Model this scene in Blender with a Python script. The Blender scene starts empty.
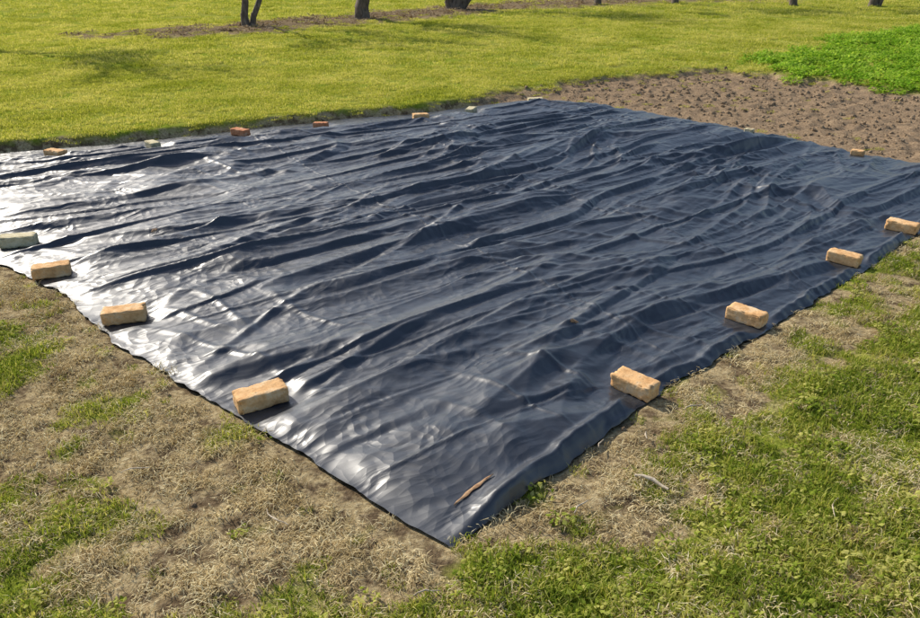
import bpy, bmesh, math, random
import numpy as np
from mathutils import Vector, Matrix
random.seed(7); RNG=np.random.default_rng(11)
S=1.1
scene=bpy.context.scene
# ------------------------------------------------------------------ noise
_p=np.random.default_rng(5).permutation(256); PERM=np.concatenate([_p,_p,_p])
def perlin(x,y,seed=0):
    x=np.asarray(x,float)+seed*17.31; y=np.asarray(y,float)+seed*9.77
    xi=np.floor(x).astype(int); yi=np.floor(y).astype(int)
    xf=x-xi; yf=y-yi; xi&=255; yi&=255
    u=xf*xf*xf*(xf*(xf*6-15)+10); v=yf*yf*yf*(yf*(yf*6-15)+10)
    def g(ix,iy,dx,dy):
        a=PERM[PERM[ix&255]+(iy&255)]*(2*math.pi/256); return np.cos(a)*dx+np.sin(a)*dy
    n00=g(xi,yi,xf,yf); n10=g(xi+1,yi,xf-1,yf); n01=g(xi,yi+1,xf,yf-1); n11=g(xi+1,yi+1,xf-1,yf-1)
    return ((n00*(1-u)+n10*u)*(1-v)+(n01*(1-u)+n11*u)*v)*1.4
def fbm(x,y,o=3,seed=0):
    r=0;a=1;t=0
    for i in range(o):
        r=r+a*perlin(x*2**i,y*2**i,seed+i*3); t+=a; a*=.5
    return r/t
def voro(x,y,seed):
    """distance to nearest jittered cell point: cones meeting in crisp ridges"""
    xi=np.floor(x).astype(int); yi=np.floor(y).astype(int); best=np.full(x.shape,9.)
    for ox in(-1,0,1):
        for oy in(-1,0,1):
            cx=xi+ox; cy=yi+oy; hsh=PERM[PERM[(cx+seed)&255]+(cy&255)]
            px=cx+hsh/256.; py=cy+PERM[hsh+37]/256.
            best=np.minimum(best,(x-px)**2+(y-py)**2)
    return np.sqrt(best)
def sstep(a,b,x):
    t=np.clip((x-a)/(b-a),0,1); return t*t*(3-2*t)
# ------------------------------------------------------------------ tarp outline (metres)
A=(-.03,1.669); R=(4.256,5.676); F=(.887,8.957); L=(-4.837,5.746)
E_nr=[A,(.192,1.858),(.350,2.046),(.627,2.347),(.828,2.546),(1.440,3.070),(2.291,3.819),(2.898,4.406),(3.6,5.09),R]
E_le=[A,(-.397,1.965),(-.860,2.367),(-1.116,2.561),(-1.684,3.070),(-2.050,3.460),(-2.62,3.908),(-3.7,4.85),L]
E_fl=[L,(-4.004,6.384),(-2.867,6.831),(-2.158,7.293),(-1.393,7.714),(-.433,8.128),(.112,8.465),(.55,8.80),F]
E_rf=[R,(3.80,6.018),(3.482,6.384),(2.829,7.249),(1.972,8.237),(1.45,8.75),F]
def resample(P,n,sm,seed):
    P=np.array(P)*S
    d=np.concatenate([[0],np.cumsum(np.hypot(*np.diff(P,axis=0).T))]); s=np.linspace(0,d[-1],n)
    Q=np.stack([np.interp(s,d,P[:,0]),np.interp(s,d,P[:,1])],1)
    for _ in range(sm):
        Q[1:-1]=.25*Q[:-2]+.5*Q[1:-1]+.25*Q[2:]
    T=np.gradient(Q,axis=0); T/=np.linalg.norm(T,axis=1)[:,None]
    w=np.sin(np.linspace(0,math.pi,n))**.3
    off=(.030*perlin(s*2.2,s*0,seed)+.020*perlin(s*7,s*0,seed+1)+.011*perlin(s*18,s*0,seed+2))*w
    Q[:,0]+=-T[:,1]*off; Q[:,1]+=T[:,0]*off
    return Q,d[-1]
NU,NV=740,780
nr,Lu=resample(E_nr,NU,700,1); fl,_=resample(E_fl,NU,700,2)
le,Lv=resample(E_le,NV,700,3); rf,_=resample(E_rf,NV,900,4)
outline=np.concatenate([nr[::12],rf[::12],fl[::-12],le[::-12]])
def polysd(P,x,y):
    P=np.array(P); x=np.asarray(x,float);y=np.asarray(y,float)
    best=np.full(x.shape,1e9); ins=np.zeros(x.shape,bool); n=len(P)
    for i in range(n):
        ax,ay=P[i]; bx,by=P[(i+1)%n]; dx,dy=bx-ax,by-ay; q=dx*dx+dy*dy
        if q<1e-9: continue
        t=np.clip(((x-ax)*dx+(y-ay)*dy)/q,0,1)
        best=np.minimum(best,(x-ax-t*dx)**2+(y-ay-t*dy)**2)
        if ay!=by: ins^=((ay>y)!=(by>y))&(x<(bx-ax)*(y-ay)/(by-ay)+ax)
    d=np.sqrt(best); return np.where(ins,-d,d)
SOIL=[(a*S,b*S) for a,b in [(.2,8.6),(.95,9.45),(1.415,9.85),(2.4,10.5),(3.38,10.85),(4.436,10.62),(5.1,9.7),(5.7,9.0),(8.5,6.4),(6.5,4.6),(4.2,5.5),(2.5,7.3)]]
LEAFY=[(a*S,b*S) for a,b in [(4.1,10.5),(4.5,11.7),(7.3,14.9),(9.8,17.1),(16,18),(14,8),(8.6,6.6),(5.6,9.1)]]
MULCH=[(a*S,b*S) for a,b in [(-7.5,15.2),(-5.3,17.5),(-2.6,20.4),(-.6,23.6),(4,27.4),(9,29.5),(16,31),(16,28),(9,26.2),(4.6,24.2),(.8,21.7),(-1.6,17.9),(-3.4,16.0),(-5.5,14.6)]]
def masks(x,y):
    sd=polysd(outline,x,y)
    n1=fbm(x*1.1,y*1.1,3,10); n2=fbm(x*4.2,y*4.2,3,20); n3=fbm(x*.35,y*.35,2,30)
    far=sstep(5.2,6.4,y+.3*n1)*(1-sstep(0,1,(x-3.5*S))*(1-sstep(9,11,y)))
    side=sstep(-.35,.5,x-.05)
    g=.36+.38*side+1.0*n1+1.15*n2
    g=g-.50*(1-sstep(.03,.5,sd+.15*n1))
    for bx,by,r,s in [(-1.45,2.75,.22,.7),(-2.1,2.95,.28,.5),(-1.4,1.75,.3,.3),(.15,1.45,.4,.35),(1.05,2.25,.28,.5),(1.75,2.75,.45,.35),(2.6,3.4,.5,.3),(-.55,1.45,.15,.4),(.85,2.05,.18,-.45),(-.75,1.9,.3,-.3),(.6,1.8,.14,-.4),(1.6,2.15,.2,-.35)]:
        g=g+s*np.exp(-((x-bx)**2+(y-by)**2)/r**2)
    lawn=.92+.25*n1+.2*n3-.9*(1-sstep(-.02,.16,sd+.1*n2))
    green=np.clip(g*(1-far)+lawn*far,0,1)
    soil=1-sstep(-.25,.25,polysd(SOIL,x,y)+.35*n1+.25*n2)
    leafy=1-sstep(-.3,.2,polysd(LEAFY,x,y)+.8*n1+.5*n2)
    mulch=1-sstep(-.5,.5,polysd(MULCH,x,y)+1.1*n1+.7*n2)
    soil=soil*(1-leafy*.8)
    green=green*(1-soil*.95)*(1-mulch*.85)
    return dict(sd=sd,far=far,green=green,soil=soil,leafy=leafy,mulch=mulch,n1=n1,n2=n2)
def gheight(x,y,m):
    z=.012*perlin(x*1.7,y*1.7,40)+.008*perlin(x*6,y*6,41)+.004*perlin(x*17,y*17,42)
    z=z*sstep(0,.25,m['sd'])
    bank=.10*sstep(.0,.13,m['sd']+.03*m['n2'])*m['far']*(1-m['soil'])
    s=m['soil']*sstep(.05,.3,m['sd'])
    z=z+bank+s*(.03*np.abs(perlin(x*3.1,y*3.1,43))+.03*fbm(x*9,y*9,3,44)+.01)
    z=z+m['mulch']*.05*(1+perlin(x*1.3,y*1.3,45))
    z=z-.035*(1-sstep(-.12,.04,m['sd']))
    z=z+.06*perlin(x*.12,y*.12,46)*sstep(10,16,y)
    return z
# ------------------------------------------------------------------ materials helpers
def newmat(name):
    m=bpy.data.materials.new(name); m.use_nodes=True; nt=m.node_tree; nt.nodes.clear()
    return m,nt
class NB:
    def __init__(s,nt): s.nt=nt
    def n(s,t,**k):
        nd=s.nt.nodes.new(t)
        for a,b in k.items(): setattr(nd,a,b)
        return nd
    def l(s,a,b): s.nt.links.new(a,b)
    def noise(s,vec,scale,detail=4,rough=.55,dist=0,out='Fac'):
        nd=s.n('ShaderNodeTexNoise'); nd.inputs['Scale'].default_value=scale; nd.inputs['Detail'].default_value=detail
        nd.inputs['Roughness'].default_value=rough; nd.inputs['Distortion'].default_value=dist
        if vec is not None: s.l(vec,nd.inputs['Vector'])
        return nd.outputs[out]
    def voro(s,vec,scale,feature='F1'):
        nd=s.n('ShaderNodeTexVoronoi',feature=feature); nd.voronoi_dimensions='2D'; nd.inputs['Scale'].default_value=scale; s.l(vec,nd.inputs['Vector']); return nd.outputs['Distance']
    def ramp(s,fac,stops):
        nd=s.n('ShaderNodeValToRGB'); e=nd.color_ramp.elements
        while len(e)<len(stops): e.new(.5)
        for i,(p,c) in enumerate(stops):
            e[i].position=p; e[i].color=(c[0],c[1],c[2],1) if not isinstance(c,(int,float)) else (c,c,c,1)
        s.l(fac,nd.inputs['Fac']); return nd.outputs['Color']
    def mix(s,f,a,b,mode='MIX'):
        nd=s.n('ShaderNodeMix',data_type='RGBA',blend_type=mode)
        for v,i in ((f,0),(a,6),(b,7)):
            if isinstance(v,(int,float)): nd.inputs[i].default_value=v
            elif isinstance(v,tuple): nd.inputs[i].default_value=(*v,1)
            else: s.l(v,nd.inputs[i])
        return nd.outputs[2]
    def math(s,op,a,b=0):
        nd=s.n('ShaderNodeMath',operation=op)
        for v,i in ((a,0),(b,1)):
            if isinstance(v,(int,float)): nd.inputs[i].default_value=v
            else: s.l(v,nd.inputs[i])
        return nd.outputs[0]
    def attr(s,name):
        return s.n('ShaderNodeAttribute',attribute_name=name).outputs['Fac']
    def bump(s,h,strength,dist,normal=None):
        nd=s.n('ShaderNodeBump'); nd.inputs['Strength'].default_value=strength; nd.inputs['Distance'].default_value=dist
        s.l(h,nd.inputs['Height'])
        if normal is not None: s.l(normal,nd.inputs['Normal'])
        return nd.outputs['Normal']
def mesh_np(name,V,faces,attrs={},mat=None,smooth=True,link=True):
    me=bpy.data.meshes.new(name); V=np.asarray(V,np.float32)
    me.vertices.add(len(V)); me.vertices.foreach_set('co',V.ravel())
    loops=np.concatenate([f.ravel() for f in faces]).astype(np.int32) if faces else np.zeros(0,np.int32)
    if len(loops):
        sizes=np.concatenate([np.full(len(f),f.shape[1]) for f in faces]); starts=np.concatenate([[0],np.cumsum(sizes)[:-1]])
        me.loops.add(len(loops)); me.loops.foreach_set('vertex_index',loops)
        me.polygons.add(len(sizes)); me.polygons.foreach_set('loop_start',starts.astype(np.int32))
        me.update(calc_edges=True)
        me.polygons.foreach_set('use_smooth',np.full(len(sizes),smooth)); 
    for k,(t,v) in attrs.items():
        a=me.attributes.new(k,t,'POINT'); a.data.foreach_set('vector' if t=='FLOAT_VECTOR' else 'value',np.ascontiguousarray(v).ravel())
    me.validate(); me.update()
    o=bpy.data.objects.new(name,me)
    if mat: me.materials.append(mat)
    if link: scene.collection.objects.link(o)
    return o
# ------------------------------------------------------------------ ground
def axis(lo,hi,step,far,g=1.12):
    c=list(np.arange(lo,hi,step)); s=step
    x=c[-1]
    up=[]
    while x<far: s*=g; x+=s; up.append(x)
    s=step; x=c[0]; dn=[]
    while x>-far: s*=g; x-=s; dn.append(x)
    return np.array(dn[::-1]+c+up)
xs=axis(-6.5,8.0,.028,500); ys=axis(.6,12.0,.028,500)
GX,GY=np.meshgrid(xs,ys); gx,gy=GX.ravel(),GY.ravel()
GM=masks(gx,gy); gz=gheight(gx,gy,GM)
nx,ny=len(xs),len(ys)
idx=np.arange(nx*ny).reshape(ny,nx)
quads=np.stack([idx[:-1,:-1],idx[:-1,1:],idx[1:,1:],idx[1:,:-1]],-1).reshape(-1,4)
m,nt=newmat('ground_mat'); B=NB(nt)
pos=B.n('ShaderNodeNewGeometry').outputs['Position']
nf=B.noise(pos,50,5,.75); nm=B.noise(pos,9,3,.6); nl=B.noise(pos,1.4,2,.6)
dry=B.ramp(nf,[(.3,(.15,.10,.05)),(.5,(.42,.32,.17)),(.7,(.60,.50,.30))])
dirt=B.ramp(nf,[(.3,(.055,.036,.021)),(.55,(.17,.12,.07)),(.75,(.34,.26,.165))])
near=B.mix(B.ramp(nm,[(.44,0.0),(.60,1.0)]),dry,dirt)
grn=B.ramp(nf,[(.3,(.10,.13,.014)),(.55,(.24,.29,.032)),(.75,(.38,.40,.08))])
grn2=B.ramp(nf,[(.3,(.20,.19,.04)),(.6,(.40,.37,.09)),(.8,(.52,.47,.19))])
grn=B.mix(B.ramp(nl,[(.4,0.0),(.65,.7)]),grn,grn2)
col=B.mix(B.ramp(B.math('ADD',B.attr('green'),B.math('MULTIPLY',B.math('SUBTRACT',nm,.5),.7)),[(.35,0.0),(.75,1.0)]),near,grn)
soilc=B.ramp(nf,[(.3,(.11,.075,.045)),(.5,(.30,.21,.13)),(.72,(.46,.35,.23))])
col=B.mix(B.attr('soil'),col,soilc)
mul=B.ramp(nf,[(.3,(.09,.065,.04)),(.55,(.25,.185,.11)),(.75,(.40,.31,.20))])
col=B.mix(B.attr('mulch'),col,mul)
bs=B.n('ShaderNodeBsdfDiffuse')
B.l(col,bs.inputs['Color'])
B.l(B.bump(nf,.9,.014),bs.inputs['Normal'])
B.l(bs.outputs[0],B.n('ShaderNodeOutputMaterial').inputs[0])
ground=mesh_np('ground',np.stack([gx,gy,gz],1),[quads],{k:('FLOAT',GM[k].astype(np.float32)) for k in('green','soil','mulch')},m)
# ------------------------------------------------------------------ bricks data (x,y,yaw,kind,scale)
BR=[(-.775,2.444,30,'o',.94),(-1.600,3.163,14,'o',.92),(-2.218,3.707,24,'o',.9),(-2.641,4.160,14,'g',.95),
(-3.448,6.26,-22,'o',.9),(-2.740,6.58,-48,'g',.8),(-2.094,7.09,-30,'r',.85),(-1.384,7.42,-8,'r',.68),(-.410,7.83,15,'o',.8),(.120,8.13,75,'g',.85),(.870,8.72,5,'g',.85),
(.700,2.535,-46,'o',.86),(1.366,3.157,-46,'o',.84),(2.173,3.89,-42,'o',.82),(2.785,4.42,-44,'o',.85),(2.80,7.2,-45,'g',.42),(3.43,6.33,-40,'o',.5)]
# ------------------------------------------------------------------ tarp
u=np.linspace(0,1,NU)[None,:,None]; v=np.linspace(0,1,NV)[:,None,None]
c00,c10,c01,c11=nr[0],nr[-1],fl[0],fl[-1]
le_=le.copy(); le_[0]=c00; le_[-1]=c01; rf_=rf.copy(); rf_[0]=c10; rf_[-1]=c11
P=(1-v)*nr[None]+v*fl[None]+(1-u)*le_[:,None]+u*rf_[:,None]-((1-u)*(1-v)*c00+u*(1-v)*c10+(1-u)*v*c01+u*v*c11)
X,Y=P[...,0],P[...,1]
ANG=35
ca,sa=math.cos(math.radians(ANG)),math.sin(math.radians(ANG))
a=X*ca+Y*sa; b=-X*sa+Y*ca
dn=v[...,0]*Lv+0*u[...,0]; df=(1-v[...,0])*Lv+0*u[...,0]; dl=u[...,0]*Lu+0*v[...,0]; dr=(1-u[...,0])*Lu+0*v[...,0]
wb=b+.15*perlin(a*.45,b*.55,50)+.022*perlin(a*1.5,b*1.7,51); wa=a+.3*perlin(a*.9,b*.9,52)
def ridge(n,w,p=1.0): return np.clip(1-np.abs(n)/w,0,1)**p
def lee(n,w):
    """asymmetric fold: long windward slope, short steep lee"""
    t=n/w; return np.where(t>0,np.clip(1-t/.38,0,1),np.clip(1+t/1.2,0,1))
def rot(d):
    c,s=math.cos(math.radians(d)),math.sin(math.radians(d)); return wa*c+wb*s,-wa*s+wb*c
big=lee(perlin(wa*.22,wb*1.35,60),.28)
a2,b2_=rot(9); big2=lee(perlin(a2*.30,b2_*2.0,59),.24)
mid=lee(perlin(wa*.38,wb*3.3,61),.28)
a3,b3=rot(22); mid2=ridge(perlin(a3*.5,b3*3.2,62),.20)
a4,b4=rot(-20); mid3=ridge(perlin(a4*.55,b4*3.4,58),.17)
a5,b5=rot(-55); mid4=ridge(perlin(a5*.6,b5*2.6,57),.11)
a6,b6=rot(4); fine=ridge(perlin(a6*.9,b6*8.5,56),.24)
cr1=voro(wa*1.1+.4*perlin(X*1.5,Y*1.5,3),wb*4.6,11)
cr2=voro((wa*.95+wb*.3)*3.2,(wb*.95-wa*.3)*9+.3*perlin(X*4,Y*4,4),29)
cr3=voro(X*7,Y*7,47)
env=.6+1.0*np.clip(.5+perlin(X*.5,Y*.5,65),0,1)
env2=np.clip(.55+1.3*perlin(X*.9,Y*.9,66),.1,1)
env3=np.clip(.55+1.4*perlin(a*.5,b*1.3,64),.1,1)
h=env*(.038*big+.027*big2+.017*mid)+env2*.017*mid2+env3*.013*mid3+.009*mid4*env2+.0055*fine*env3+(.30+.70*env3)*(.013*cr1+.0050*cr2)+.0038*cr3*env2
h+=.020*(perlin(a*.35,b*1.3,67)+.4)+.0008*perlin(X*22,Y*22,68)
for k,c in enumerate([1.55,1.95,2.35,2.75,3.2,3.6,4.05,4.5,5.0,5.4]):
    w=b-c-.010*perlin(a*.8,a*0,70+k); h+=(.0085 if k%2 else .005)*np.clip(1-np.abs(w)/.013,0,1)-.002*np.exp(-((w-.022)/.012)**2)
for k,c in enumerate([2.6,3.9,5.2,6.5]):
    w=a-c-.01*perlin(b*.8,b*0,80+k); h+=.0055*np.clip(1-np.abs(w)/.012,0,1)
h*=.90+.20*sstep(-2,2,X)
h*=.12+.30*sstep(0,.12,dl)+.58*sstep(.0,.45,dl)
h*=.15+.85*sstep(.08,.75,df)
h*=.40+.60*sstep(.0,.35,np.minimum(dn,dr))
wv=perlin(dl*1.4,dl*0,90)
h+=(.026+.022*wv)*ridge((dn-.05-.02*wv)/1.0,.045,1.2)*sstep(0,.3,dl)
h+=.042*np.exp(-(((X-.20)*.8+(Y-2.08)*.6)/.17)**2-((-(X-.20)*.6+(Y-2.08)*.8)/.075)**2)
flat=np.ones_like(X)
for i,(bx,by,yw,kd,ln) in enumerate(BR):
    bx*=S;by*=S; t=math.radians(yw); qx=(X-bx)*math.cos(t)+(Y-by)*math.sin(t); qy=-(X-bx)*math.sin(t)+(Y-by)*math.cos(t)
    r=np.hypot(np.maximum(np.abs(qx)-.115*ln,0),np.maximum(np.abs(qy)-.055*ln,0))
    flat=flat*sstep(-.01,.13+.05*perlin(X*5,Y*5,33),r)
h=h*flat
e3=np.minimum(np.minimum(dn,df),dr)
Z=.0035+np.clip(h,0,None)
Z=Z*(.35+.65*sstep(-.003,.010,e3))
Z=Z*(.3+.7*np.maximum(sstep(-.003,.03,e3),np.clip(.5+1.6*perlin((X+Y)*3,(X-Y)*3,95),0,1)))+.001
m,nt=newmat('tarp_plastic'); B=NB(nt)
pos=B.n('ShaderNodeNewGeometry').outputs['Position']
mp=B.n('ShaderNodeMapping',vector_type='TEXTURE'); mp.inputs['Rotation'].default_value=(0,0,math.radians(ANG)); mp.inputs['Scale'].default_value=(3.6,1,1)
ws=B.n('ShaderNodeVectorMath',operation='MULTIPLY_ADD'); B.l(B.noise(pos,2.5,2,.5,0,'Color'),ws.inputs[0]); ws.inputs[1].default_value=(.25,.25,0); B.l(pos,ws.inputs[2])
B.l(ws.outputs[0],mp.inputs[0])
v1=B.voro(mp.outputs[0],9); v2=B.voro(mp.outputs[0],23); v3=B.voro(ws.outputs[0],17)
amt=B.ramp(B.noise(pos,1.6,2,.5),[(.36,.3),(.60,1.0)])
hh=B.math('ADD',B.math('ADD',B.math('MULTIPLY',v1,1.0),B.math('MULTIPLY',v2,.45)),B.math('MULTIPLY',v3,.45))
hh=B.math('MULTIPLY',hh,amt)
bs=B.n('ShaderNodeBsdfPrincipled')
dust=B.noise(pos,3.5,5,.65)
B.l(B.ramp(dust,[(.35,(.018,.021,.029)),(.6,(.030,.035,.046)),(.8,(.070,.072,.078))]),bs.inputs['Base Color'])
B.l(B.ramp(dust,[(.3,.40),(.7,.50)]),bs.inputs['Roughness'])
bs.inputs['IOR'].default_value=1.5; bs.inputs['Specular IOR Level'].default_value=.75
bs.inputs['Coat Weight'].default_value=.30; bs.inputs['Coat Roughness'].default_value=.20; bs.inputs['Coat IOR'].default_value=1.45
nn_=B.bump(hh,.85,.012); B.l(nn_,bs.inputs['Normal']); B.l(nn_,bs.inputs['Coat Normal'])
B.l(bs.outputs[0],B.n('ShaderNodeOutputMaterial').inputs[0])
idx=np.arange(NU*NV).reshape(NV,NU)
tq=np.stack([idx[:-1,:-1],idx[:-1,1:],idx[1:,1:],idx[1:,:-1]],-1).reshape(-1,4)
tarp=mesh_np('plastic_tarp',np.stack([X,Y,Z],-1).reshape(-1,3),[tq],{},m)
def tarpz(x,y):
    d=(X-x)**2+(Y-y)**2; return float(Z.ravel()[np.argmin(d)])
# ------------------------------------------------------------------ bricks
def brick_mat(kind):
    m,nt=newmat('brick_'+kind); B=NB(nt)
    tc=B.n('ShaderNodeTexCoord').outputs['Object']; rnd=B.n('ShaderNodeObjectInfo').outputs['Random']
    ad=B.n('ShaderNodeVectorMath',operation='ADD'); B.l(tc,ad.inputs[0]); B.l(rnd,ad.inputs[1]); vec=ad.outputs[0]
    pal={'o':[(.30,(.48,.25,.10)),(.5,(.74,.44,.20)),(.72,(.84,.60,.34))],
         'r':[(.30,(.32,.11,.05)),(.5,(.60,.25,.12)),(.72,(.70,.42,.25))],
         'g':[(.30,(.34,.29,.16)),(.5,(.60,.52,.32)),(.72,(.72,.65,.46))]}[kind]
    c=B.ramp(B.noise(vec,18,7,.7),pal)
    spots=B.ramp(B.noise(vec,75,3,.6),[(.60,0.0),(.68,1.0)])
    c=B.mix(B.math('MULTIPLY',spots,.45),c,(.20,.12,.06))
    chalk=B.ramp(B.noise(vec,9,5,.7),[(.52,0.0),(.70,1.0)])
    c=B.mix(B.math('MULTIPLY',chalk,.45),c,(.78,.64,.45))
    bs=B.n('ShaderNodeBsdfPrincipled'); bs.inputs['Roughness'].default_value=.92; bs.inputs['Specular IOR Level'].default_value=.2
    B.l(c,bs.inputs['Base Color'])
    B.l(B.bump(B.noise(vec,90,5,.7),.7,.003,B.bump(B.noise(vec,22,4,.6),.6,.007)),bs.inputs['Normal'])
    B.l(bs.outputs[0],B.n('ShaderNodeOutputMaterial').inputs[0]); return m
BM={k:brick_mat(k) for k in 'org'}
from mathutils import noise as mnoise
def make_brick(x,y,yaw,kind,ln,seed,z=None):
    bm=bmesh.new(); bmesh.ops.create_cube(bm,size=2)
    bmesh.ops.subdivide_edges(bm,edges=bm.edges,cuts=17,use_grid_fill=True)
    H=Vector((.115*ln,.055*ln**.7,.038*min(1,ln**.6))); r=.006
    for q in bm.verts:
        p=Vector((q.co.x*H.x,q.co.y*H.y,q.co.z*H.z))
        s=Vector((seed*3.1,seed*1.7,seed*.9))
        rr=r*(1+1.6*max(0,mnoise.noise(p*30+s)))
        inn=Vector([max(-H[i]+rr,min(H[i]-rr,p[i])) for i in range(3)])
        d=p-inn
        if d.length>1e-7:
            nn=d.normalized(); p=inn+nn*rr
            k=sum(1 for i in range(3) if abs(d[i])>1e-5)
            if k>=2:
                c=mnoise.noise(p*38+s*2); 
                if c>.08: p-=nn*(c-.08)*.036
            p+=nn*(.0018*mnoise.noise(p*45+s)+.0012*mnoise.noise(p*110+s))
        q.co=p
    me=bpy.data.meshes.new('brick'); bm.to_mesh(me); bm.free()
    for pl in me.polygons: pl.use_smooth=True
    me.materials.append(BM[kind])
    o=bpy.data.objects.new('brick',me); scene.collection.objects.link(o)
    o.location=(x,y,(max(tarpz(x,y),.0045)+H.z-.0005) if z is None else z); o.rotation_euler=(random.uniform(-.02,.02),random.uniform(-.02,.02),math.radians(yaw))
    return o
for i,(bx,by,yw,kd,ln) in enumerate(BR): make_brick(bx*S,by*S,yw,kd,ln,i+1)
# ------------------------------------------------------------------ clumps
def blades(n,rad,h0,h1,w,lean0,lean1,seed,flat=0):
    r=np.random.default_rng(seed)
    rr=rad*np.sqrt(r.random(n)); t=r.random(n)*2*math.pi
    bx,by=rr*np.cos(t),rr*np.sin(t); az=r.random(n)*2*math.pi; H=r.uniform(h0,h1,n); ln=r.uniform(lean0,lean1,n)
    dx,dy=np.cos(az),np.sin(az); ww=w*r.uniform(.6,1.3,n); tw=az+math.pi/2+r.uniform(-.6,.6,n); sx,sy=np.cos(tw)*ww/2,np.sin(tw)*ww/2
    fl_=flat*r.random(n)
    def row(f,k,wd):
        hor=H*np.sin(ln*f)*f; ver=H*np.cos(ln*f)*f
        cx=bx+dx*hor; cy=by+dy*hor; cz=ver+fl_-.003
        return np.stack([cx-sx*wd,cy-sy*wd,cz],1),np.stack([cx+sx*wd,cy+sy*wd,cz],1)
    a0,a1=row(0,0,1); b0,b1=row(.5,1,.9); c0,_=row(1,2,0)
    V=np.stack([a0,a1,b0,b1,c0],1).reshape(-1,3); k=np.arange(n)[:,None]*5
    q=k+np.array([[0,1,3,2]]); tr=k+np.array([[2,3,4]])
    rnd=np.repeat(r.random(n),5).astype(np.float32); tt=np.tile([0,0,.5,.5,1],n).astype(np.float32)
    return V,[q,tr],{'rnd':('FLOAT',rnd),'tt':('FLOAT',tt)}
def leaves(n,rad,h0,h1,size,seed):
    r=np.random.default_rng(seed); rr=rad*np.sqrt(r.random(n)); t=r.random(n)*2*math.pi
    c=np.stack([rr*np.cos(t),rr*np.sin(t),r.uniform(h0,h1,n)],1)
    az=r.random(n)*2*math.pi; til=r.uniform(-.5,.9,n); s=size*r.uniform(.6,1.2,n)
    d=np.stack([np.cos(az)*np.cos(til),np.sin(az)*np.cos(til),np.sin(til)],1); p=np.stack([-np.sin(az),np.cos(az),0*az],1)
    up=np.cross(d,p)*-1
    s=s[:,None]
    V=np.stack([c-d*s*.5,c-d*s*.1+p*s*.36+up*s*.08,c+d*s*.55,c-d*s*.1-p*s*.36+up*s*.08],1).reshape(-1,3)
    k=np.arange(n)[:,None]*4
    return V,[k+np.array([[0,1,2]]),k+np.array([[0,2,3]])],{'rnd':('FLOAT',np.repeat(r.random(n),4).astype(np.float32)),'tt':('FLOAT',np.full(4*n,.7,np.float32))}
def foliage_mat(name,cA,cB,cC,trans=.35,scale=1.2):
    m,nt=newmat(name); B=NB(nt); pos=B.n('ShaderNodeNewGeometry').outputs['Position']
    big=B.noise(pos,scale,2,.6); rnd=B.attr('rnd')
    f=B.math('ADD',B.math('MULTIPLY',big,.85),B.math('MULTIPLY',rnd,.5))
    c=B.ramp(f,[(.38,cA),(.64,cB),(.9,cC)])
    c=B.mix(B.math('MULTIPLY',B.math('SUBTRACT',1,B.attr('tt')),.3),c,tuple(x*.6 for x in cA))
    d=B.n('ShaderNodeBsdfDiffuse'); B.l(c,d.inputs['Color'])
    t=B.n('ShaderNodeBsdfTranslucent'); B.l(B.mix(1.0,c,(1.25,1.15,.75),'MULTIPLY'),t.inputs[0])
    mx=B.n('ShaderNodeMixShader'); mx.inputs[0].default_value=trans; B.l(d.outputs[0],mx.inputs[1]); B.l(t.outputs[0],mx.inputs[2])
    B.l(mx.outputs[0],B.n('ShaderNodeOutputMaterial').inputs[0]); return m
mg=foliage_mat('grass_green',(.24,.30,.03),(.50,.53,.08),(.80,.74,.28),.42,.9)
mgn=foliage_mat('grass_green_near',(.14,.21,.025),(.32,.39,.05),(.64,.60,.19),.42,2.5)
ms=foliage_mat('straw',(.36,.26,.12),(.68,.55,.30),(.86,.76,.48),.2,2.0)
ml=foliage_mat('weed_leaf',(.14,.30,.02),(.29,.49,.04),(.50,.66,.11),.42,1.5)
md=foliage_mat('litter',(.17,.12,.07),(.36,.26,.16),(.56,.44,.29),.1,3)
def collection(name,specs,mat):
    c=bpy.data.collections.new(name)
    for i,(V,f,at) in enumerate(specs):
        o=mesh_np(name+'_part_%d'%i,V,f,at,mat,smooth=False,link=False); c.objects.link(o)
    return c
def scatter(name,coll,ncol,x,y,z,scl,tilt=.12):
    n=len(x)
    rot=np.stack([RNG.normal(0,tilt,n),RNG.normal(0,tilt,n),RNG.random(n)*6.283],1).astype(np.float32)
    o=mesh_np(name,np.stack([x,y,z],1),[],{'rot':('FLOAT_VECTOR',rot),'scl':('FLOAT',scl.astype(np.float32)),'ix':('INT',RNG.integers(0,ncol,n).astype(np.int32))})
    ng=bpy.data.node_groups.new(name+'_gn','GeometryNodeTree')
    ng.interface.new_socket('Geometry',in_out='INPUT',socket_type='NodeSocketGeometry'); ng.interface.new_socket('Geometry',in_out='OUTPUT',socket_type='NodeSocketGeometry')
    N=ng.nodes; gi=N.new('NodeGroupInput'); go=N.new('NodeGroupOutput'); ip=N.new('GeometryNodeInstanceOnPoints'); ci=N.new('GeometryNodeCollectionInfo')
    ci.inputs['Collection'].default_value=coll; ci.inputs['Separate Children'].default_value=True; ci.inputs['Reset Children'].default_value=True
    def na(nm,t):
        q=N.new('GeometryNodeInputNamedAttribute'); q.data_type=t; q.inputs['Name'].default_value=nm
        return [s for s in q.outputs if s.name=='Attribute' and s.enabled][0]
    ng.links.new(gi.outputs[0],ip.inputs['Points']); ng.links.new(ci.outputs[0],ip.inputs['Instance']); ip.inputs['Pick Instance'].default_value=True
    ng.links.new(na('ix','INT'),ip.inputs['Instance Index']); ng.links.new(na('rot','FLOAT_VECTOR'),ip.inputs['Rotation']); ng.links.new(na('scl','FLOAT'),ip.inputs['Scale'])
    ng.links.new(ip.outputs[0],go.inputs[0])
    md_=o.modifiers.new('scatter','NODES'); md_.node_group=ng
    return o
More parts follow.
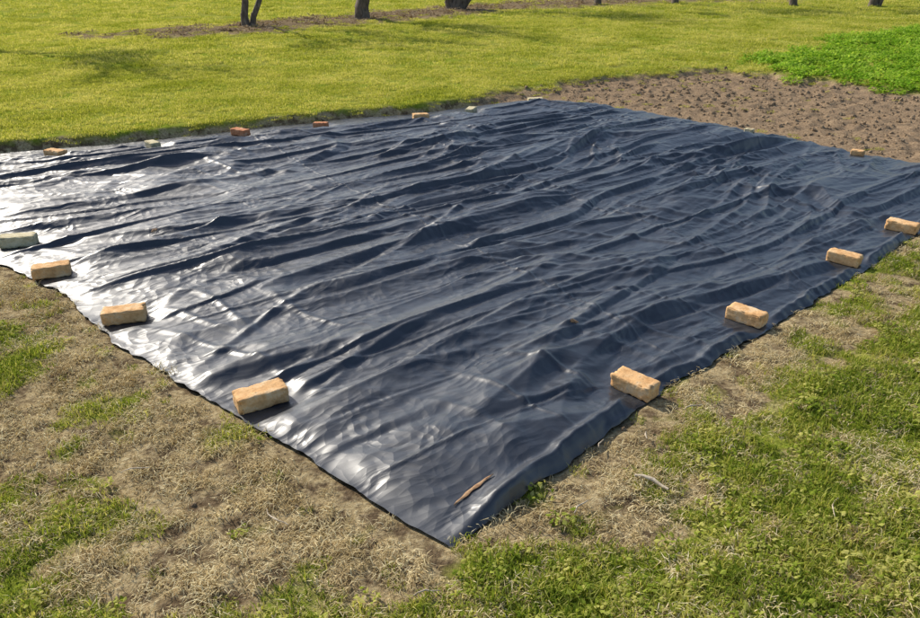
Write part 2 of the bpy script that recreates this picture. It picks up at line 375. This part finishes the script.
def cand(n,x0,x1,y0,y1,lin=False):
    x=RNG.uniform(x0,x1,n); y=RNG.uniform(y0,y1,n); m=masks(x,y); return x,y,m
def pick(x,y,m,prob):
    k=(RNG.random(len(x))<prob)&(m['sd']>.012)
    mm={q:w[k] for q,w in m.items()}
    return x[k],y[k],gheight(x[k],y[k],mm),mm
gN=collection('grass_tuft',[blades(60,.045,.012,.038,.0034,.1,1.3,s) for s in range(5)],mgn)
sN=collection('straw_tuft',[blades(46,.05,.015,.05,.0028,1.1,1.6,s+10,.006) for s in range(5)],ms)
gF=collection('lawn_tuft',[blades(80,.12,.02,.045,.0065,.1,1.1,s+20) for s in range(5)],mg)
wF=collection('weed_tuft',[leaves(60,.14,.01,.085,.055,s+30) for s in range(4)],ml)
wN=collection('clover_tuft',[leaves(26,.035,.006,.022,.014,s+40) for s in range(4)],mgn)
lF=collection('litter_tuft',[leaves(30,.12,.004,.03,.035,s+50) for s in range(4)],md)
x,y,m_=cand(30000,-5.5,6.0,.7,6.2)
X1,Y1,Z1,M1=pick(x,y,m_,np.clip((m_['green']-.26)*1.6,0.04,.9)*(1-m_['soil'])*(1-m_['far']))
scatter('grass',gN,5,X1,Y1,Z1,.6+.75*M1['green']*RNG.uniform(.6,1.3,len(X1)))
x,y,m_=cand(24000,-5.5,6.0,.7,6.2)
X1,Y1,Z1,M1=pick(x,y,m_,np.clip(.80-.5*m_['green']+.8*m_['n2'],.08,1)*(1-m_['soil']*.8)*(1-m_['far'])*(.3+.7*sstep(.02,.2,m_['sd'])))
scatter('dry_grass',sN,5,X1,Y1,Z1,RNG.uniform(.6,1.3,len(X1)))
x,y,m_=cand(12000,-5.5,6.0,.7,6.2)
X1,Y1,Z1,M1=pick(x,y,m_,np.clip((m_['green']-.3)*1.2+.06,0,1)*(m_['n1']>-.1)*(1-m_['soil'])*(1-m_['far']))
scatter('clover',wN,4,X1,Y1,Z1,RNG.uniform(.7,1.7,len(X1)))
xx=[];yy=[];zz=[];ss=[]
for n,x0,x1,y0,y1,sc in [(20000,-11,9,5.2,12,.7),(15000,-16,18,12,21,1.0),(9000,-24,28,21,36,1.5)]:
    x,y,m_=cand(n,x0,x1,y0,y1)
    X1,Y1,Z1,M1=pick(x,y,m_,np.clip(m_['green']*1.15,0,1)*m_['far']*(1-m_['leafy']))
    xx.append(X1);yy.append(Y1);zz.append(Z1);ss.append(sc*RNG.uniform(.7,1.2,len(X1))*(.75+.35*M1['green']))
scatter('lawn',gF,5,*[np.concatenate(q) for q in (xx,yy,zz,ss)])
x,y,m_=cand(13000,4,18,6,21)
X1,Y1,Z1,M1=pick(x,y,m_,m_['leafy']*np.clip(.7+1.3*m_['n2'],0,1))
scatter('weed_patch',wF,4,X1,Y1,Z1,RNG.uniform(.4,1.15,len(X1)))
x,y,m_=cand(9000,-9,18,14,35)
X1,Y1,Z1,M1=pick(x,y,m_,m_['mulch'])
scatter('leaf_litter',lF,4,X1,Y1,Z1,RNG.uniform(.7,1.6,len(X1)))
# clods
def clod(seed):
    bm=bmesh.new(); bmesh.ops.create_icosphere(bm,subdivisions=3,radius=1)
    s=Vector((seed*5.1,seed*2.3,0))
    for q in bm.verts:
        q.co*=1+.45*mnoise.noise(q.co*1.3+s)+.22*mnoise.noise(q.co*3.4+s)
        q.co.z*=.7
    V=np.array([q.co[:] for q in bm.verts]); f=np.array([[w.index for w in p.verts] for p in bm.faces]); bm.free()
    return V,[f],{}
m,nt=newmat('soil_clod'); B=NB(nt); pos=B.n('ShaderNodeNewGeometry').outputs['Position']
bs=B.n('ShaderNodeBsdfDiffuse'); cn=B.noise(pos,30,5,.75)
B.l(B.ramp(cn,[(.3,(.13,.088,.052)),(.5,(.32,.23,.145)),(.72,(.48,.37,.25))]),bs.inputs['Color'])
B.l(B.bump(cn,.9,.02),bs.inputs['Normal']); B.l(bs.outputs[0],B.n('ShaderNodeOutputMaterial').inputs[0])
cl=collection('clod',[clod(i) for i in range(5)],m)
x,y,m_=cand(34000,-.2,10,4.5,12.5)
X1,Y1,Z1,M1=pick(x,y,m_,m_['soil']*np.clip(.5+m_['n2']*1.6,.08,1)*sstep(.02,.1,m_['sd']))
s=.005+.026*RNG.random(len(X1))**5
scatter('soil_clods',cl,5,X1,Y1,Z1+s*.1,s,.8)
x,y,m_=cand(7000,-5,5,.8,6)
X1,Y1,Z1,M1=pick(x,y,m_,(1-m_['green'])*.5*(1-sstep(.1,.6,m_['sd'])*.75)*(1-m_['far']))
s=.002+.008*RNG.random(len(X1))**3
scatter('soil_crumbs',cl,5,X1,Y1,Z1+s*.3,s,.8)
# ------------------------------------------------------------------ tubes, trees, twigs
class Tube:
    def __init__(s): s.V=[];s.F=[];s.n=0
    def add(s,pts,rad,sides=9,seed=0):
        pts=[Vector(p) for p in pts]; base=s.n
        for i,p in enumerate(pts):
            t=(pts[min(i+1,len(pts)-1)]-pts[max(i-1,0)]).normalized()
            ux=t.cross(Vector((.13,.97,.21))).normalized(); uy=t.cross(ux)
            for k in range(sides):
                an=2*math.pi*k/sides; r=rad[i]*(1+.22*mnoise.noise(Vector((math.cos(an)*1.5,math.sin(an)*1.5,i*.35+seed))))
                s.V.append(p+ux*math.cos(an)*r+uy*math.sin(an)*r)
        for i in range(len(pts)-1):
            for k in range(sides):
                k2=(k+1)%sides; s.F.append((base+i*sides+k,base+i*sides+k2,base+(i+1)*sides+k2,base+(i+1)*sides+k))
        s.n+=sides*len(pts)
    def obj(s,name,mat):
        return mesh_np(name,np.array([v[:] for v in s.V]),[np.array(s.F)],{},mat)
m,nt=newmat('bark'); B=NB(nt); tc=B.n('ShaderNodeNewGeometry').outputs['Position']
mp=B.n('ShaderNodeMapping'); mp.inputs['Scale'].default_value=(1,1,.25); B.l(tc,mp.inputs[0]); nb=B.noise(mp.outputs[0],22,6,.7,.6)
bs=B.n('ShaderNodeBsdfPrincipled'); bs.inputs['Roughness'].default_value=.95
B.l(B.ramp(nb,[(.3,(.04,.03,.022)),(.55,(.16,.125,.095)),(.75,(.30,.25,.19))]),bs.inputs['Base Color'])
B.l(B.bump(nb,1,.03),bs.inputs['Normal']); B.l(bs.outputs[0],B.n('ShaderNodeOutputMaterial').inputs[0]); bark=m
mt=foliage_mat('tree_leaf',(.035,.075,.012),(.07,.12,.02),(.13,.17,.04),.3,1.5)
def tree(x,y,stems,rt,height,nleaf,seed):
    rn=random.Random(seed); T=Tube(); tips=[]
    m_=masks(np.array([x]),np.array([y])); gz0=float(gheight(np.array([x]),np.array([y]),m_)[0])
    def grow(p,d,r,ln,lev):
        pts=[p.copy()];rs=[r]; n=6
        for i in range(n):
            d=(d+Vector((rn.gauss(0,.13),rn.gauss(0,.13),rn.gauss(0,.06)+.04))).normalized(); p=p+d*ln/n
            pts.append(p.copy()); rs.append(r*(1-.5*(i+1)/n))
        T.add(pts,rs,10 if lev==0 else 6,rn.random()*9)
        if lev>=3: tips.extend(pts[1:]); return
        if lev==2: tips.extend(pts[3:])
        for k in range(3 if lev<2 else 4):
            j=rn.randint(3,n) if k else n
            dd=(d+Vector((rn.gauss(0,.75),rn.gauss(0,.75),rn.gauss(.1,.35)))).normalized()
            grow(pts[j],dd,rs[j]*.72,ln*rn.uniform(.55,.8),lev+1)
    for (ox,oy,lx,ly,k) in stems:
        p=Vector((ox,oy,-.08)); d=Vector((lx,ly,1)).normalized()
        T.add([p,p+d*.12,p+d*.35],[rt*k*1.45,rt*k*1.15,rt*k*1.0],12,seed)
        grow(p+d*.3,d,rt*k,height*.42,0)
    e=bpy.data.objects.new('orchard_tree',None); scene.collection.objects.link(e); e.location=(x,y,gz0)
    o=T.obj('trunk_and_limbs',bark); o.parent=e
    r=np.random.default_rng(seed); tp=np.array([t[:] for t in tips]); c=tp[r.integers(0,len(tp),nleaf)]+r.normal(0,.13,(nleaf,3))
    az=r.random(nleaf)*6.283; ti=r.uniform(-1,1,nleaf); s=(.075*r.uniform(.6,1.3,nleaf))[:,None]
    d=np.stack([np.cos(az)*np.cos(ti),np.sin(az)*np.cos(ti),np.sin(ti)],1); p=np.stack([-np.sin(az),np.cos(az),0*az],1)
    V=np.stack([c-d*s*.5,c+p*s*.3,c+d*s*.6,c-p*s*.3],1).reshape(-1,3); k=np.arange(nleaf)[:,None]*4
    o=mesh_np('crown',V,[k+np.array([[0,1,2,3]])],{'rnd':('FLOAT',np.repeat(r.random(nleaf),4).astype(np.float32)),'tt':('FLOAT',np.full(4*nleaf,.8,np.float32))},mt,smooth=False); o.parent=e
tree(-4.50*S,16.6*S,[(0,0,-.02,0,1),(.12,.05,.22,.1,.75)],.085,4.2,2600,1)
tree(-2.31*S,18.65*S,[(0,0,.03,0,1)],.17,4.6,3600,2)
tree(-.09*S,22.1*S,[(0,0,.35,0,1),(-.12,.05,-.3,.1,.8),(.1,.1,.7,.2,.55)],.2,4.8,3600,3)
tree(4.15*S,24.1*S,[(0,0,.05,0,1)],.11,4.4,2600,4)
tree(6.6*S,24.6*S,[(0,0,.1,0,1)],.11,4.4,2600,5)
tree(10.1*S,24.2*S,[(0,0,-.1,0,1)],.12,4.4,2600,6)
tree(12.4*S,24.0*S,[(0,0,.05,0,1),(.15,0,.3,0,.7)],.12,4.4,2600,7)
tree(-9.0*S,13.6*S,[(0,0,.05,0,1)],.14,4.4,3000,8)
m,nt=newmat('dead_wood'); B=NB(nt); pos=B.n('ShaderNodeNewGeometry').outputs['Position']
bs=B.n('ShaderNodeBsdfPrincipled'); bs.inputs['Roughness'].default_value=.9
B.l(B.ramp(B.noise(pos,60,5,.7),[(.3,(.28,.20,.12)),(.7,(.70,.60,.46))]),bs.inputs['Base Color']); B.l(bs.outputs[0],B.n('ShaderNodeOutputMaterial').inputs[0]); wood=m
rn=random.Random(3)
for (x,y,yaw,ln,r) in [(.69,2.13,-38,.13,.008),(.55,2.36,65,.07,.003),(.74,2.42,80,.05,.004),(.98,2.62,25,.09,.003),(-.62,1.95,140,.12,.003),(-1.2,2.2,20,.10,.0025),(1.3,2.0,60,.11,.0025),(-.1,1.62,15,.08,.003),(.42,2.0,50,.09,.003)]:
    T=Tube(); d=Vector((math.cos(math.radians(yaw)),math.sin(math.radians(yaw)),0)); n=Vector((-d.y,d.x,0)); pts=[];rs=[]
    for i in range(7):
        f=i/6-.5; pts.append(Vector((x,y,.030+.004*math.sin(i)))+d*ln*f+n*ln*(.12*math.cos(f*3)+rn.gauss(0,.012))); rs.append(r*(1-.55*abs(f)*1.6))
    T.add(pts,rs,7,x); T.obj('twig',wood)
def strip(name,p0,p1,w,mat):
    n=24;V=[];F=[]
    for i in range(n+1):
        f=i/n; bend=.006*math.sin(f*math.pi)+.0012*math.sin(f*17); ww=w*(math.sin(math.pi*min(max(f,.03),.97))**.6)*(1+.2*math.sin(f*23))
        dx,dy=p1[0]-p0[0],p1[1]-p0[1]; l=math.hypot(dx,dy); px,py=-dy/l,dx/l
        x=p0[0]*(1-f)+p1[0]*f+px*bend; y=p0[1]*(1-f)+p1[1]*f+py*bend
        for k in(-1,0,1):
            xx,yy=x+px*ww*k/2,y+py*ww*k/2; V.append((xx,yy,tarpz(xx,yy)+.005+(.003 if k==0 else 0)))
    for i in range(n):
        for k in(0,1): q=i*3+k; F.append((q,q+1,q+4,q+3))
    return mesh_np(name,np.array(V),[np.array(F)],{},mat)
m,nt=newmat('bark_strip'); B=NB(nt); pos=B.n('ShaderNodeNewGeometry').outputs['Position']
bs=B.n('ShaderNodeBsdfPrincipled'); bs.inputs['Roughness'].default_value=.8
B.l(B.ramp(B.noise(pos,40,5,.7),[(.3,(.22,.10,.04)),(.7,(.56,.35,.18))]),bs.inputs['Base Color']); B.l(bs.outputs[0],B.n('ShaderNodeOutputMaterial').inputs[0])
strip('bark_strip',(-.02*S,1.83*S),(.11*S,1.965*S),.015,m)
strip('dead_leaf',(.50*S,2.98*S),(.54*S,3.0*S),.018,m)
strip('dead_leaf',(-1.9*S,4.3*S),(-1.87*S,4.33*S),.02,m)
# ------------------------------------------------------------------ light, sky, camera
el=math.radians(34); dv=Vector((-.70,.71,0)).normalized()*math.cos(el); dv.z=math.sin(el)
sun=bpy.data.lights.new('sun','SUN'); sun.energy=5; sun.angle=math.radians(.5); sun.color=(1,.94,.83)
so=bpy.data.objects.new('sun',sun); so.rotation_euler=dv.to_track_quat('Z','Y').to_euler(); so.location=dv*40; scene.collection.objects.link(so)
w=bpy.data.worlds.new('World'); scene.world=w; w.use_nodes=True; wn=w.node_tree; bg=wn.nodes['Background']
sk=wn.nodes.new('ShaderNodeTexSky'); sk.sky_type='NISHITA'; sk.sun_disc=False; sk.sun_elevation=el; sk.sun_rotation=math.atan2(dv.x,dv.y); sk.dust_density=1.5
wn.links.new(sk.outputs[0],bg.inputs[0]); bg.inputs[1].default_value=.15
cam=bpy.data.cameras.new('camera'); cam.sensor_width=36; cam.lens=28.96; cam.clip_end=1500; cam.clip_start=.05
co=bpy.data.objects.new('camera',cam); co.location=(0,0,1.6*S); co.rotation_euler=(math.radians(90-25.9),0,0); scene.collection.objects.link(co); scene.camera=co
scene.view_settings.view_transform='Standard'; scene.view_settings.look='None'; scene.view_settings.exposure=0
print('verts',len(X.ravel()),len(gx))
